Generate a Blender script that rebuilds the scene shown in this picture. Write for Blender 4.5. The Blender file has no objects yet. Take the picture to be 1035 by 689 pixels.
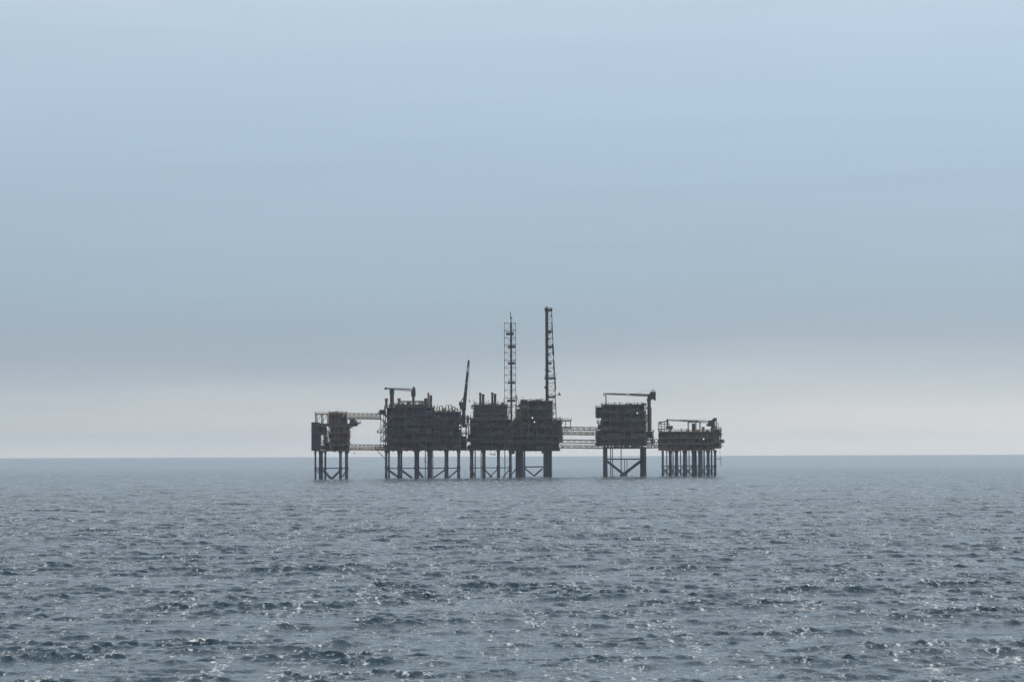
import bpy, math, random
import numpy as np
from mathutils import Matrix, Vector

# ------------------------------------------------------------------ camera, sky, sun, exposure
scene = bpy.context.scene
C = scene.collection
F = 2817.0            # focal length in photo pixels (photo is 1035 wide)
CAM_H = 17.0          # eye height on the ship, metres above the water
R = math.radians

cam_data = bpy.data.cameras.new('camera')
cam_data.sensor_width = 36.0
cam_data.lens = 36.0 * F / 1035.0
cam_data.clip_start = 1.0
cam_data.clip_end = 120000.0
cam = bpy.data.objects.new('camera', cam_data)
C.objects.link(cam)
pitch, roll = math.atan(114.0 / F), R(-0.2)
cam.matrix_world = Matrix.Translation((0, 0, CAM_H)) @ Matrix.Rotation(R(90) + pitch, 4, 'X') @ Matrix.Rotation(roll, 4, 'Z')
scene.camera = cam

scene.view_settings.view_transform = 'Standard'
scene.view_settings.look = 'None'
scene.view_settings.gamma = 1.0
scene.view_settings.exposure = 0.0

SUN_EL, SUN_AZ = 54.0, 70.0      # beyond the platforms, to the right
world = bpy.data.worlds.new('World')
scene.world = world
world.use_nodes = True


def srgb(r, g, b, a=1.0):
    f = lambda c: (c / 255 / 12.92) if c / 255 <= 0.04045 else ((c / 255 + 0.055) / 1.055) ** 2.4
    return (f(r), f(g), f(b), a)


def build_world():
    nt = world.node_tree
    N, L = nt.nodes, nt.links
    N.clear()
    out = N.new('ShaderNodeOutputWorld')
    sky = N.new('ShaderNodeTexSky')
    sky.sky_type = 'NISHITA'
    sky.sun_disc = False
    sky.sun_elevation = R(SUN_EL)
    sky.sun_rotation = R(SUN_AZ)
    sky.air_density, sky.dust_density, sky.ozone_density = 1.0, 2.5, 1.0
    bg = N.new('ShaderNodeBackground')
    bg.inputs['Strength'].default_value = 0.07
    L.new(sky.outputs[0], bg.inputs['Color'])
    # thin stratus veil hanging over the horizon in level sheets
    tc = N.new('ShaderNodeTexCoord')
    sep = N.new('ShaderNodeSeparateXYZ')
    L.new(tc.outputs['Generated'], sep.inputs[0])
    mp = N.new('ShaderNodeMapping')
    mp.inputs['Scale'].default_value = (7.0, 7.0, 60.0)
    L.new(tc.outputs['Generated'], mp.inputs['Vector'])
    nz = N.new('ShaderNodeTexNoise')
    nz.inputs['Scale'].default_value = 1.0
    nz.inputs['Detail'].default_value = 4.0
    nz.inputs['Roughness'].default_value = 0.55
    L.new(mp.outputs[0], nz.inputs['Vector'])

    def math_node(op, a=None, b=None, va=0.0, vb=0.0):
        m = N.new('ShaderNodeMath')
        m.operation = op
        m.inputs[0].default_value, m.inputs[1].default_value = va, vb
        if a is not None: L.new(a, m.inputs[0])
        if b is not None: L.new(b, m.inputs[1])
        return m.outputs[0]
    off = math_node('MULTIPLY_ADD', nz.outputs['Fac'], None, 0, 0.018)
    off.node.inputs[2].default_value = -0.009
    tilt = math_node('MULTIPLY', sep.outputs['X'], None, 0, -0.026)
    zz = math_node('ADD', sep.outputs['Z'], off)
    zz = math_node('ADD', zz, tilt)
    pos = math_node('MULTIPLY', zz, None, 0, 4.0)
    ramp = N.new('ShaderNodeValToRGB')
    ramp.color_ramp.interpolation = 'B_SPLINE'
    els = [(0.00, (243, 238, 229)), (0.020, (230, 227, 221)), (0.050, (211, 213, 211)), (0.080, (199, 205, 208)),
           (0.110, (187, 196, 203)), (0.142, (171, 184, 195)), (0.180, (164, 180, 192)), (0.235, (166, 186, 200)),
           (0.34, (168, 190, 208)), (0.46, (176, 199, 217)), (0.58, (184, 206, 224)), (0.68, (191, 210, 226)),
           (1.0, (233, 239, 246))]
    cr = ramp.color_ramp
    while len(cr.elements) < len(els):
        cr.elements.new(0.5)
    for e, (p, c) in zip(cr.elements, els):
        e.position, e.color = p, srgb(*c)
    L.new(pos, ramp.inputs[0])
    # a little more light on the sun's side, low level streaks
    mp2 = N.new('ShaderNodeMapping')
    mp2.inputs['Scale'].default_value = (6.0, 6.0, 130.0)
    mp2.inputs['Location'].default_value = (4.0, 1.0, 7.0)
    L.new(tc.outputs['Generated'], mp2.inputs['Vector'])
    nz2 = N.new('ShaderNodeTexNoise')
    nz2.inputs['Scale'].default_value = 1.0
    nz2.inputs['Detail'].default_value = 5.0
    L.new(mp2.outputs[0], nz2.inputs['Vector'])
    side = math_node('MULTIPLY_ADD', sep.outputs['X'], None, 0, 0.22)
    side.node.inputs[2].default_value = 0.95
    st = math_node('MULTIPLY_ADD', nz2.outputs['Fac'], None, 0, 0.09)
    L.new(side, st.node.inputs[2])
    mul = N.new('ShaderNodeVectorMath')
    mul.operation = 'SCALE'
    L.new(ramp.outputs[0], mul.inputs[0])
    L.new(st, mul.inputs['Scale'])
    bg2 = N.new('ShaderNodeBackground')
    bg2.inputs['Strength'].default_value = 1.0
    L.new(mul.outputs[0], bg2.inputs['Color'])
    mr = N.new('ShaderNodeMapRange')      # the veil thins out overhead
    mr.interpolation_type = 'SMOOTHSTEP'
    mr.inputs['From Min'].default_value = 0.16
    mr.inputs['From Max'].default_value = 0.60
    mr.inputs['To Min'].default_value = 1.0
    mr.inputs['To Max'].default_value = 0.6
    L.new(sep.outputs['Z'], mr.inputs['Value'])
    mix = N.new('ShaderNodeMixShader')
    L.new(mr.outputs[0], mix.inputs[0])
    L.new(bg.outputs[0], mix.inputs[1])
    L.new(bg2.outputs[0], mix.inputs[2])
    L.new(mix.outputs[0], out.inputs['Surface'])


build_world()

sun_data = bpy.data.lights.new('sun', 'SUN')
sun_data.energy = 3.0
sun_data.angle = R(0.53)
sun_data.color = (1.0, 0.95, 0.87)
sun = bpy.data.objects.new('sun', sun_data)
C.objects.link(sun)
sun_dir = Vector((math.sin(R(SUN_AZ)) * math.cos(R(SUN_EL)), math.cos(R(SUN_AZ)) * math.cos(R(SUN_EL)), math.sin(R(SUN_EL))))
sun.rotation_euler = sun_dir.to_track_quat('Z', 'Y').to_euler()
sun.location = (300, 1500, 900)

scene.cycles.use_denoising = True
scene.cycles.denoiser = 'OPENIMAGEDENOISE'
scene.cycles.denoising_input_passes = 'RGB_ALBEDO_NORMAL'
scene.cycles.denoising_prefilter = 'ACCURATE'
scene.cycles.max_bounces = 6
scene.cycles.volume_bounces = 0
scene.cycles.sample_clamp_direct = 6.0
scene.cycles.caustics_reflective = False
scene.cycles.caustics_refractive = False

# ------------------------------------------------------------------ materials


def new_mat(name):
    m = bpy.data.materials.new(name)
    m.use_nodes = True
    nt = m.node_tree
    return m, nt.nodes, nt.links, nt.nodes['Principled BSDF']


def paint(name, base, worn, amount=0.5, rough=0.6, scale=0.25, metallic=0.0):
    """Weathered paint: two colours mixed by streaky noise, a per-object shade, fine relief."""
    m, N, L, P = new_mat(name)
    tc = N.new('ShaderNodeTexCoord')
    mp = N.new('ShaderNodeMapping')
    mp.inputs['Scale'].default_value = (1.0, 1.0, 0.35)
    L.new(tc.outputs['Object'], mp.inputs[0])
    nz = N.new('ShaderNodeTexNoise')
    nz.inputs['Scale'].default_value = scale
    nz.inputs['Detail'].default_value = 6.0
    nz.inputs['Roughness'].default_value = 0.65
    L.new(mp.outputs[0], nz.inputs['Vector'])
    rp = N.new('ShaderNodeValToRGB')
    rp.color_ramp.elements[0].position = 0.62 - 0.25 * amount
    rp.color_ramp.elements[1].position = 0.80 - 0.25 * amount
    L.new(nz.outputs['Fac'], rp.inputs[0])
    mix = N.new('ShaderNodeMix')
    mix.data_type = 'RGBA'
    mix.inputs['A'].default_value = (*base, 1)
    mix.inputs['B'].default_value = (*worn, 1)
    L.new(rp.outputs[0], mix.inputs['Factor'])
    oi = N.new('ShaderNodeObjectInfo')
    mr = N.new('ShaderNodeMapRange')
    mr.inputs['To Min'].default_value, mr.inputs['To Max'].default_value = 0.65, 1.3
    L.new(oi.outputs['Random'], mr.inputs['Value'])
    sc = N.new('ShaderNodeVectorMath')
    sc.operation = 'SCALE'
    L.new(mix.outputs['Result'], sc.inputs[0])
    L.new(mr.outputs[0], sc.inputs['Scale'])
    L.new(sc.outputs[0], P.inputs['Base Color'])
    P.inputs['Roughness'].default_value = rough
    P.inputs['Metallic'].default_value = metallic
    b = N.new('ShaderNodeBump')
    b.inputs['Strength'].default_value = 0.3
    b.inputs['Distance'].default_value = 0.05
    L.new(nz.outputs['Fac'], b.inputs['Height'])
    L.new(b.outputs[0], P.inputs['Normal'])
    return m


RUST = (0.13, 0.055, 0.026)
M_TAN = paint('tan_paint', (0.29, 0.19, 0.095), (0.13, 0.075, 0.04), 0.6)
M_BRIDGE = paint('bridge_paint', (0.18, 0.135, 0.085), (0.11, 0.07, 0.04), 0.5)
M_LEG = paint('leg_paint', (0.045, 0.06, 0.09), (0.07, 0.05, 0.04), 0.5)
M_STEEL = paint('deck_steel', (0.065, 0.074, 0.097), RUST, 0.6)
M_BLACK = paint('black_steel', (0.014, 0.016, 0.021), (0.03, 0.02, 0.015), 0.4)
M_DARK = paint('dark_steel', (0.024, 0.028, 0.040), (0.06, 0.04, 0.03), 0.4)
M_BROWN = paint('brown_cladding', (0.21, 0.10, 0.052), (0.11, 0.05, 0.03), 0.5)
M_GREY = paint('grey_cladding', (0.11, 0.125, 0.15), (0.13, 0.09, 0.06), 0.5)
M_OCHRE = paint('ochre_paint', (0.28, 0.17, 0.05), (0.17, 0.09, 0.04), 0.6)
M_CREAM = paint('cream_paint', (0.20, 0.175, 0.14), (0.20, 0.12, 0.07), 0.5)
M_BLUE = paint('blue_grey_paint', (0.04, 0.053, 0.085), (0.07, 0.06, 0.05), 0.4)
M_PIPE = paint('pipe_metal', (0.11, 0.115, 0.125), RUST, 0.4, 0.7, 0.5, 0.0)
M_CRANE = paint('crane_paint', (0.028, 0.03, 0.036), (0.06, 0.04, 0.025), 0.4)
M_GROWTH = paint('marine_growth', (0.03, 0.035, 0.03), (0.05, 0.04, 0.03), 0.5, 0.4)


def lamp_mat():
    m, N, L, P = new_mat('lamp_glass')
    P.inputs['Base Color'].default_value = (0.85, 0.85, 0.82, 1)
    P.inputs['Emission Color'].default_value = (1.0, 0.97, 0.9, 1)
    P.inputs['Emission Strength'].default_value = 1.6
    return m


M_LAMP = lamp_mat()


def glass_mat():
    m, N, L, P = new_mat('cab_glass')
    P.inputs['Base Color'].default_value = (0.02, 0.03, 0.04, 1)
    P.inputs['Roughness'].default_value = 0.08
    nz = N.new('ShaderNodeTexNoise')
    nz.inputs['Scale'].default_value = 1.5
    b = N.new('ShaderNodeBump')
    b.inputs['Strength'].default_value = 0.05
    L.new(nz.outputs['Fac'], b.inputs['Height'])
    L.new(b.outputs[0], P.inputs['Normal'])
    return m


M_GLASS = glass_mat()


def sea_mat():
    m, N, L, P = new_mat('sea_water')
    geo = N.new('ShaderNodeNewGeometry')
    at_f = N.new('ShaderNodeAttribute'); at_f.attribute_name = 'foam'
    at_r = N.new('ShaderNodeAttribute'); at_r.attribute_name = 'ripple'

    def noise(scale, detail, rough, stretch=(1, 1, 1)):
        mp = N.new('ShaderNodeMapping')
        mp.inputs['Scale'].default_value = stretch
        L.new(geo.outputs['Position'], mp.inputs[0])
        n = N.new('ShaderNodeTexNoise')
        n.inputs['Scale'].default_value = scale
        n.inputs['Detail'].default_value = detail
        n.inputs['Roughness'].default_value = rough
        L.new(mp.outputs[0], n.inputs['Vector'])
        return n.outputs['Fac']
    n1 = noise(2.2, 4.0, 0.65, (1.0, 0.6, 1.0))
    streak = noise(1.0, 3.0, 0.6, (0.35, 0.02, 1.0))      # wind streaks running down the wind
    b1 = N.new('ShaderNodeBump')
    b1.inputs['Strength'].default_value = 1.0
    b1.inputs['Distance'].default_value = 0.17
    L.new(n1, b1.inputs['Height'])
    far = N.new('ShaderNodeMapRange')      # chop too short for the sheet's far rows lives in the relief
    far.inputs['From Min'].default_value, far.inputs['From Max'].default_value = 0.05, 0.11
    far.inputs['To Max'].default_value = 1.0
    L.new(at_r.outputs['Fac'], far.inputs['Value'])
    b2 = N.new('ShaderNodeBump')
    b2.inputs['Distance'].default_value = 1.1
    sm = N.new('ShaderNodeMapRange')
    sm.inputs['From Min'].default_value, sm.inputs['From Max'].default_value = 0.43, 0.57
    sm.inputs['To Min'].default_value, sm.inputs['To Max'].default_value = 0.25, 1.0
    L.new(streak, sm.inputs['Value'])
    fm = N.new('ShaderNodeMath'); fm.operation = 'MULTIPLY'
    L.new(far.outputs[0], fm.inputs[0]); L.new(sm.outputs[0], fm.inputs[1])
    L.new(fm.outputs[0], b2.inputs['Strength'])
    L.new(noise(0.30, 3.0, 0.65, (1.1, 0.16, 1.0)), b2.inputs['Height'])
    L.new(b1.outputs[0], b2.inputs['Normal'])
    L.new(b2.outputs[0], P.inputs['Normal'])
    # foam broken into flecks
    nf = noise(2.2, 5.0, 0.7)
    s0 = N.new('ShaderNodeMath'); s0.operation = 'ADD'
    L.new(at_f.outputs['Fac'], s0.inputs[0]); L.new(nf, s0.inputs[1])
    # small spilling crests scattered over the whole surface
    ns = noise(0.30, 4.0, 0.72, (1.0, 1.6, 0.6))
    sp = N.new('ShaderNodeMapRange')
    sp.inputs['From Min'].default_value, sp.inputs['From Max'].default_value = 0.60, 0.74
    sp.inputs['To Min'].default_value, sp.inputs['To Max'].default_value = 0.0, 0.75
    L.new(ns, sp.inputs['Value'])
    s = N.new('ShaderNodeMath'); s.operation = 'ADD'
    L.new(s0.outputs[0], s.inputs[0]); L.new(sp.outputs[0], s.inputs[1])
    mr = N.new('ShaderNodeMapRange')
    mr.inputs['From Min'].default_value, mr.inputs['From Max'].default_value = 0.92, 1.25
    L.new(s.outputs[0], mr.inputs['Value'])
    fs = N.new('ShaderNodeMath'); fs.operation = 'MULTIPLY_ADD'      # fine pale flecks, glints painted into the water colour, thicker along the streaks
    fs.inputs[1].default_value = 0.35
    L.new(streak, fs.inputs[0])
    L.new(noise(1.7, 4.0, 0.75, (1.0, 0.45, 1.0)), fs.inputs[2])
    fl = N.new('ShaderNodeMapRange')
    fl.inputs['From Min'].default_value, fl.inputs['From Max'].default_value = 0.74, 0.90
    fl.inputs['To Min'].default_value, fl.inputs['To Max'].default_value = 0.0, 0.8
    L.new(fs.outputs[0], fl.inputs['Value'])
    fd = N.new('ShaderNodeMapRange')      # distant whitecaps along the streaks
    fd.inputs['From Min'].default_value, fd.inputs['From Max'].default_value = 0.56, 0.69
    fd.inputs['To Min'].default_value, fd.inputs['To Max'].default_value = 0.0, 0.3
    L.new(streak, fd.inputs['Value'])
    fdm = N.new('ShaderNodeMath'); fdm.operation = 'MULTIPLY'
    L.new(fd.outputs[0], fdm.inputs[0]); L.new(far.outputs[0], fdm.inputs[1])
    m0 = N.new('ShaderNodeMath'); m0.operation = 'MAXIMUM'
    L.new(fl.outputs[0], m0.inputs[0]); L.new(fdm.outputs[0], m0.inputs[1])
    mx = N.new('ShaderNodeMath'); mx.operation = 'MAXIMUM'
    L.new(mr.outputs[0], mx.inputs[0]); L.new(m0.outputs[0], mx.inputs[1])
    big = noise(0.012, 3.0, 0.5)
    wr = N.new('ShaderNodeMix'); wr.data_type = 'RGBA'
    wr.inputs['A'].default_value = (0.004, 0.024, 0.042, 1)
    wr.inputs['B'].default_value = (0.006, 0.033, 0.050, 1)
    L.new(big, wr.inputs['Factor'])
    mix = N.new('ShaderNodeMix'); mix.data_type = 'RGBA'
    mix.inputs['B'].default_value = (0.75, 0.77, 0.78, 1)
    L.new(wr.outputs['Result'], mix.inputs['A'])
    L.new(mx.outputs[0], mix.inputs['Factor'])
    L.new(mix.outputs['Result'], P.inputs['Base Color'])
    rr = N.new('ShaderNodeMix'); rr.data_type = 'FLOAT'
    rr.inputs['B'].default_value = 0.85
    L.new(at_r.outputs['Fac'], rr.inputs['A'])
    L.new(mx.outputs[0], rr.inputs['Factor'])
    L.new(rr.outputs['Result'], P.inputs['Roughness'])
    P.inputs['IOR'].default_value = 1.333
    return m


M_SEA = sea_mat()

# ------------------------------------------------------------------ sea: one wind-blown sheet out to the horizon


def build_sea():
    rows = [0.0, 40.0, 80.0, 105.0, 125.0]
    r = 135.0
    while r < 21000.0:
        rows.append(r)
        if r < 192: d = 0.7
        elif r < 420: d = 0.33
        elif r < 1000: d = 0.33 + (r - 420) / 580 * 0.50
        elif r < 2300: d = 0.83 + (r - 1000) / 1300 * 1.6
        else: d = 2.43 * (r / 2300.0) ** 3.2
        r += d
    rr = np.array(rows)
    dr = np.gradient(rr)
    ang = np.concatenate([np.linspace(-180, -21, 20)[:-1], np.linspace(-21, -11.0, 64)[:-1],
                          np.linspace(-11.0, 11.0, 405), np.linspace(11.0, 21, 64)[1:], np.linspace(21, 180, 20)[1:]])
    a = np.radians(ang)
    dense = np.abs(ang) <= 21.5      # the part of the sheet that carries wave geometry
    dth = np.gradient(np.radians(ang))
    nr, na = len(rr), len(a)
    X = rr[:, None] * np.sin(a)[None, :]
    Y = rr[:, None] * np.cos(a)[None, :]
    Z = np.zeros((nr, na)); DX = np.zeros((nr, na)); DY = np.zeros((nr, na))
    JXX = np.zeros((nr, na)); JYY = np.zeros((nr, na)); JXY = np.zeros((nr, na))
    rng = np.random.default_rng(11)
    n = 150
    lam = 0.70 * (24.0 / 0.70) ** ((np.arange(n) + rng.random(n)) / n)
    main = R(-68.0)
    slope = 0.029
    # broad gust patches: rougher and calmer water, whitecaps mostly in the rough
    patch = np.zeros((nr, na))
    for i in range(12):
        l2 = 25 * 10 ** rng.random(); th = rng.random() * 6.283
        patch += np.cos(6.283 / l2 * (np.cos(th) * X + np.sin(th) * Y) + rng.random() * 6.283)
    rough = np.clip(1.0 + 0.08 * patch, 0.65, 1.3)
    # wind gusts: short steep wavelets come in groups, smoother water between
    gust = np.zeros((nr, na)); tot = 0
    for i in range(14):
        l2 = 4.5 * 6 ** rng.random(); th = main + rng.normal() * 0.9
        gust += np.cos(6.283 / l2 * (math.cos(th) * X + math.sin(th) * Y) + rng.random() * 6.283) * np.clip(l2 / np.maximum(dr, 1e-6) / 2 - 1, 0, 1)[:, None]
    gust = np.clip(np.exp(gust / math.sqrt(7) * 0.5), 0.3, 1.9)
    cols = np.where(dense)[0]
    c0, c1 = cols[0], cols[-1] + 1
    edge = np.clip((21.0 - np.abs(ang[c0:c1])) / 3.0, 0, 1)
    lam = lam[::-1]
    ride = None
    for i in range(n):
        if ride is None and lam[i] < 5.0:      # short chop is steeper on the crests of the long waves
            sd = Z[:, c0:c1].std(axis=1, keepdims=True) + 1e-6
            ride = np.clip(1.0 + 0.25 * Z[:, c0:c1] / sd, 0.35, 2.0)
        k = 2 * math.pi / lam[i]
        spread = 0.30 + 0.45 * min(1.0, 1.5 / lam[i])
        th = main + rng.normal() * spread
        s_i = slope * (0.85 + 0.3 * rng.random())
        if lam[i] > 2.5: s_i *= (2.5 / lam[i]) ** 0.5
        amp = s_i / k
        ph = rng.random() * 6.283
        q = lam[i] / np.maximum(dr, 1e-6)
        w = np.clip((q - 2.0) / 1.4, 0, 1)
        idx = np.where(w > 0)[0]
        if len(idx) == 0: continue
        i0, i1 = idx[0], idx[-1] + 1
        kx, ky = math.cos(th), math.sin(th)
        x, y = X[i0:i1, c0:c1], Y[i0:i1, c0:c1]
        p = k * (kx * x + ky * y) + ph
        qc = np.clip((lam[i] / np.maximum(rr[i0:i1, None] * dth[None, c0:c1], 1e-6) - 1.6) / 1.2, 0, 1)
        ww = w[i0:i1, None] * qc * edge[None, :]
        if ride is not None: ww = ww * ride[i0:i1] * rough[i0:i1, c0:c1]
        if lam[i] < 2.2: ww = ww * gust[i0:i1, c0:c1]
        p = p - 0.35 * np.cos(p)          # wind leans the crests: steep fronts, long backs
        cs, sn = np.cos(p) * (amp * ww), np.sin(p) * (amp * ww)
        Z[i0:i1, c0:c1] += cs
        ch = 0.85
        DX[i0:i1, c0:c1] -= ch * kx * sn
        DY[i0:i1, c0:c1] -= ch * ky * sn
        JXX[i0:i1, c0:c1] -= ch * k * kx * kx * cs
        JYY[i0:i1, c0:c1] -= ch * k * ky * ky * cs
        JXY[i0:i1, c0:c1] -= ch * k * kx * ky * cs
    J = (1 + JXX) * (1 + JYY) - JXY ** 2
    foam = np.clip((0.44 - J) / 0.35, 0, 1)
    print('J percentiles', np.percentile(J[20:900, 60:400], [0.1, 1, 5, 50, 95]), 'foam share', (foam > 0).mean(), 'Z std', Z[20:900, 60:400].std())
    foam *= np.clip(0.45 + 0.25 * patch, 0, 1)
    X += DX; Y += DY
    ripple = np.interp(rr, [0, 200, 500, 1200, 2500, 20000], [0.045, 0.045, 0.07, 0.10, 0.12, 0.12])[:, None] * np.ones((1, na))
    ripple = np.maximum(ripple, np.clip((np.abs(ang) - 18) / 3, 0, 1)[None, :] * 0.14)      # beyond the wave sheet the chop is relief only
    co = np.stack([X, Y, Z], -1).reshape(-1, 3).astype(np.float32)
    ii = np.arange(nr - 1)[:, None] * na + np.arange(na - 1)[None, :]
    quads = np.stack([ii, ii + 1, ii + na + 1, ii + na], -1).reshape(-1, 4)[:, ::-1].astype(np.int32)
    me = bpy.data.meshes.new('sea')
    me.vertices.add(len(co)); me.vertices.foreach_set('co', co.ravel())
    me.loops.add(quads.size); me.loops.foreach_set('vertex_index', quads.ravel())
    me.polygons.add(len(quads))
    me.polygons.foreach_set('loop_start', np.arange(0, quads.size, 4, dtype=np.int32))
    me.polygons.foreach_set('loop_total', np.full(len(quads), 4, dtype=np.int32))
    me.polygons.foreach_set('use_smooth', np.ones(len(quads), dtype=bool))
    for nm, v in (('foam', foam), ('ripple', ripple)):
        at = me.attributes.new(nm, 'FLOAT', 'POINT')
        at.data.foreach_set('value', v.ravel().astype(np.float32))
    me.update(calc_edges=True)
    me.materials.append(M_SEA)
    o = bpy.data.objects.new('sea', me)
    C.objects.link(o)
    o['kind'] = 'structure'
    o['label'] = 'choppy grey blue open sea with small whitecaps'
    return o, X, Y, foam


SEA, SEA_X, SEA_Y, SEA_FOAM = build_sea()
LEGS = []          # where legs meet the water, for the wash round them

# ------------------------------------------------------------------ mesh helpers


class MB:
    """Collects boxes, bars and tubes and links them as one mesh object."""

    def __init__(self):
        self.v, self.f = [], []

    def _add(self, vs, fs):
        b = len(self.v)
        self.v += [tuple(p) for p in vs]
        self.f += [tuple(b + i for i in q) for q in fs]

    def box(self, x0, x1, y0, y1, z0, z1):
        if x0 > x1: x0, x1 = x1, x0
        if y0 > y1: y0, y1 = y1, y0
        if z0 > z1: z0, z1 = z1, z0
        self._add([(x0, y0, z0), (x1, y0, z0), (x1, y1, z0), (x0, y1, z0), (x0, y0, z1), (x1, y0, z1), (x1, y1, z1), (x0, y1, z1)],
                  [(3, 2, 1, 0), (4, 5, 6, 7), (0, 1, 5, 4), (1, 2, 6, 5), (2, 3, 7, 6), (3, 0, 4, 7)])
        return self

    def tube(self, p, q, r, n=8, r2=None):
        p, q = Vector(p), Vector(q)
        r2 = r if r2 is None else r2
        d = (q - p)
        if d.length < 1e-6: return self
        d.normalize()
        u = d.cross(Vector((0, 1, 0)) if abs(d.y) < 0.9 else Vector((1, 0, 0))).normalized()
        w = d.cross(u)
        vs = []
        for k in range(n):
            a = 2 * math.pi * (k + 0.5) / n
            e = u * math.cos(a) + w * math.sin(a)
            vs.append(p + e * r); vs.append(q + e * r2)
        fs = [(2 * k, 2 * ((k + 1) % n), 2 * ((k + 1) % n) + 1, 2 * k + 1) for k in range(n)]
        self._add(vs, fs)
        self._add(vs[0::2], [tuple(range(n))[::-1]])        # caps keep their own vertices, so the sides shade round
        self._add(vs[1::2], [tuple(range(n))])
        return self

    def bar(self, p, q, w):
        return self.tube(p, q, w * 0.7071, 4)

    def build(self, name, mat, parent=None, label=None, kind=None, smooth=False):
        me = bpy.data.meshes.new(name)
        me.from_pydata(self.v, [], self.f)
        me.materials.append(mat)
        if smooth:
            me.polygons.foreach_set('use_smooth', [len(p.vertices) == 4 for p in me.polygons])
        me.update()
        o = bpy.data.objects.new(name, me)
        C.objects.link(o)
        if parent is not None: o.parent = parent
        if label: o['label'] = label
        if kind: o['kind'] = kind
        return o


def empty(name, loc, label, cat, group=None):
    o = bpy.data.objects.new(name, None)
    C.objects.link(o)
    o.location = loc
    o.empty_display_size = 2
    o['label'], o['category'] = label, cat
    if group: o['group'] = group
    return o


class Site:
    """Local metres of one platform: x along the picture, z up from the water, y away from the ship."""

    def __init__(self, name, label, cat, Y, uc, vw, group=None):
        self.s = Y / F
        self.uc, self.vw, self.Y = uc, vw, Y
        self.X0 = (uc - 517.5 + 0.4) * self.s
        self.root = empty(name, (self.X0, Y, 0), label, cat, group)

    def X(self, u): return (u - self.uc) * self.s
    def Z(self, v): return (self.vw - v) * self.s
    def P(self, u, v, y=0.0): return Vector((self.X(u), y, self.Z(v)))
    def W(self, u, v, y=0.0): return Vector((self.X(u) + self.X0, self.Y + y, self.Z(v)))

    def box(self, name, mat, u0, u1, v0, v1, y0, y1, parent=None, label=None):
        return MB().box(self.X(u0), self.X(u1), y0, y1, self.Z(v0), self.Z(v1)).build(name, mat, parent or self.root, label)

    def bar(self, name, mat, a, b, w, parent=None):
        return MB().bar(self.P(*a), self.P(*b), w).build(name, mat, parent or self.root)

    def tube(self, name, mat, a, b, r, n=10, parent=None):
        return MB().tube(self.P(*a), self.P(*b), r, n).build(name, mat, parent or self.root, smooth=True)


def handrail(S, u0, u1, v, y0, y1, h=1.25, parent=None, mat=None, step=2.4):
    """Posts, top rail and knee rail round the edge of a deck."""
    m = MB()
    x0, x1, z = S.X(u0), S.X(u1), S.Z(v)
    for (ax, ay, bx, by) in ((x0, y0, x1, y0), (x1, y0, x1, y1), (x1, y1, x0, y1), (x0, y1, x0, y0)):
        ln = math.hypot(bx - ax, by - ay)
        n = max(1, int(ln / step))
        for k in range(n):
            t = k / n
            x, y = ax + (bx - ax) * t, ay + (by - ay) * t
            m.bar((x, y, z), (x, y, z + h), 0.09)
        for hh in (h, h * 0.55):
            m.bar((ax, ay, z + hh), (bx, by, z + hh), 0.09)
    return m.build('handrail', mat or M_OCHRE, parent or S.root, kind='stuff')


def leg(S, u, wpx, v_top, y, bulge=True):
    r = wpx * S.s / 2
    m = MB()
    x = S.X(u)
    zt = S.Z(v_top)
    m.tube((x, y, -9), (x, y, zt), r, 12)
    if bulge:
        m.tube((x, y, 6.2), (x, y, 8.6), r * 1.28, 12)
        m.tube((x, y, zt - 2.2), (x, y, zt - 0.2), r * 1.25, 12, r * 1.45)
    o = m.build('leg', M_LEG, S.root, smooth=True)
    MB().tube((x, y, -9), (x, y, 2.6), r * 1.07 + 0.02, 12).build('splash_band', M_GROWTH, o, smooth=True)
    LEGS.append((x + S.X0, y + S.Y, r))
    return o


PAL = [M_DARK, M_BLUE, M_DARK, M_STEEL, M_BLUE, M_BROWN, M_DARK]


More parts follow.
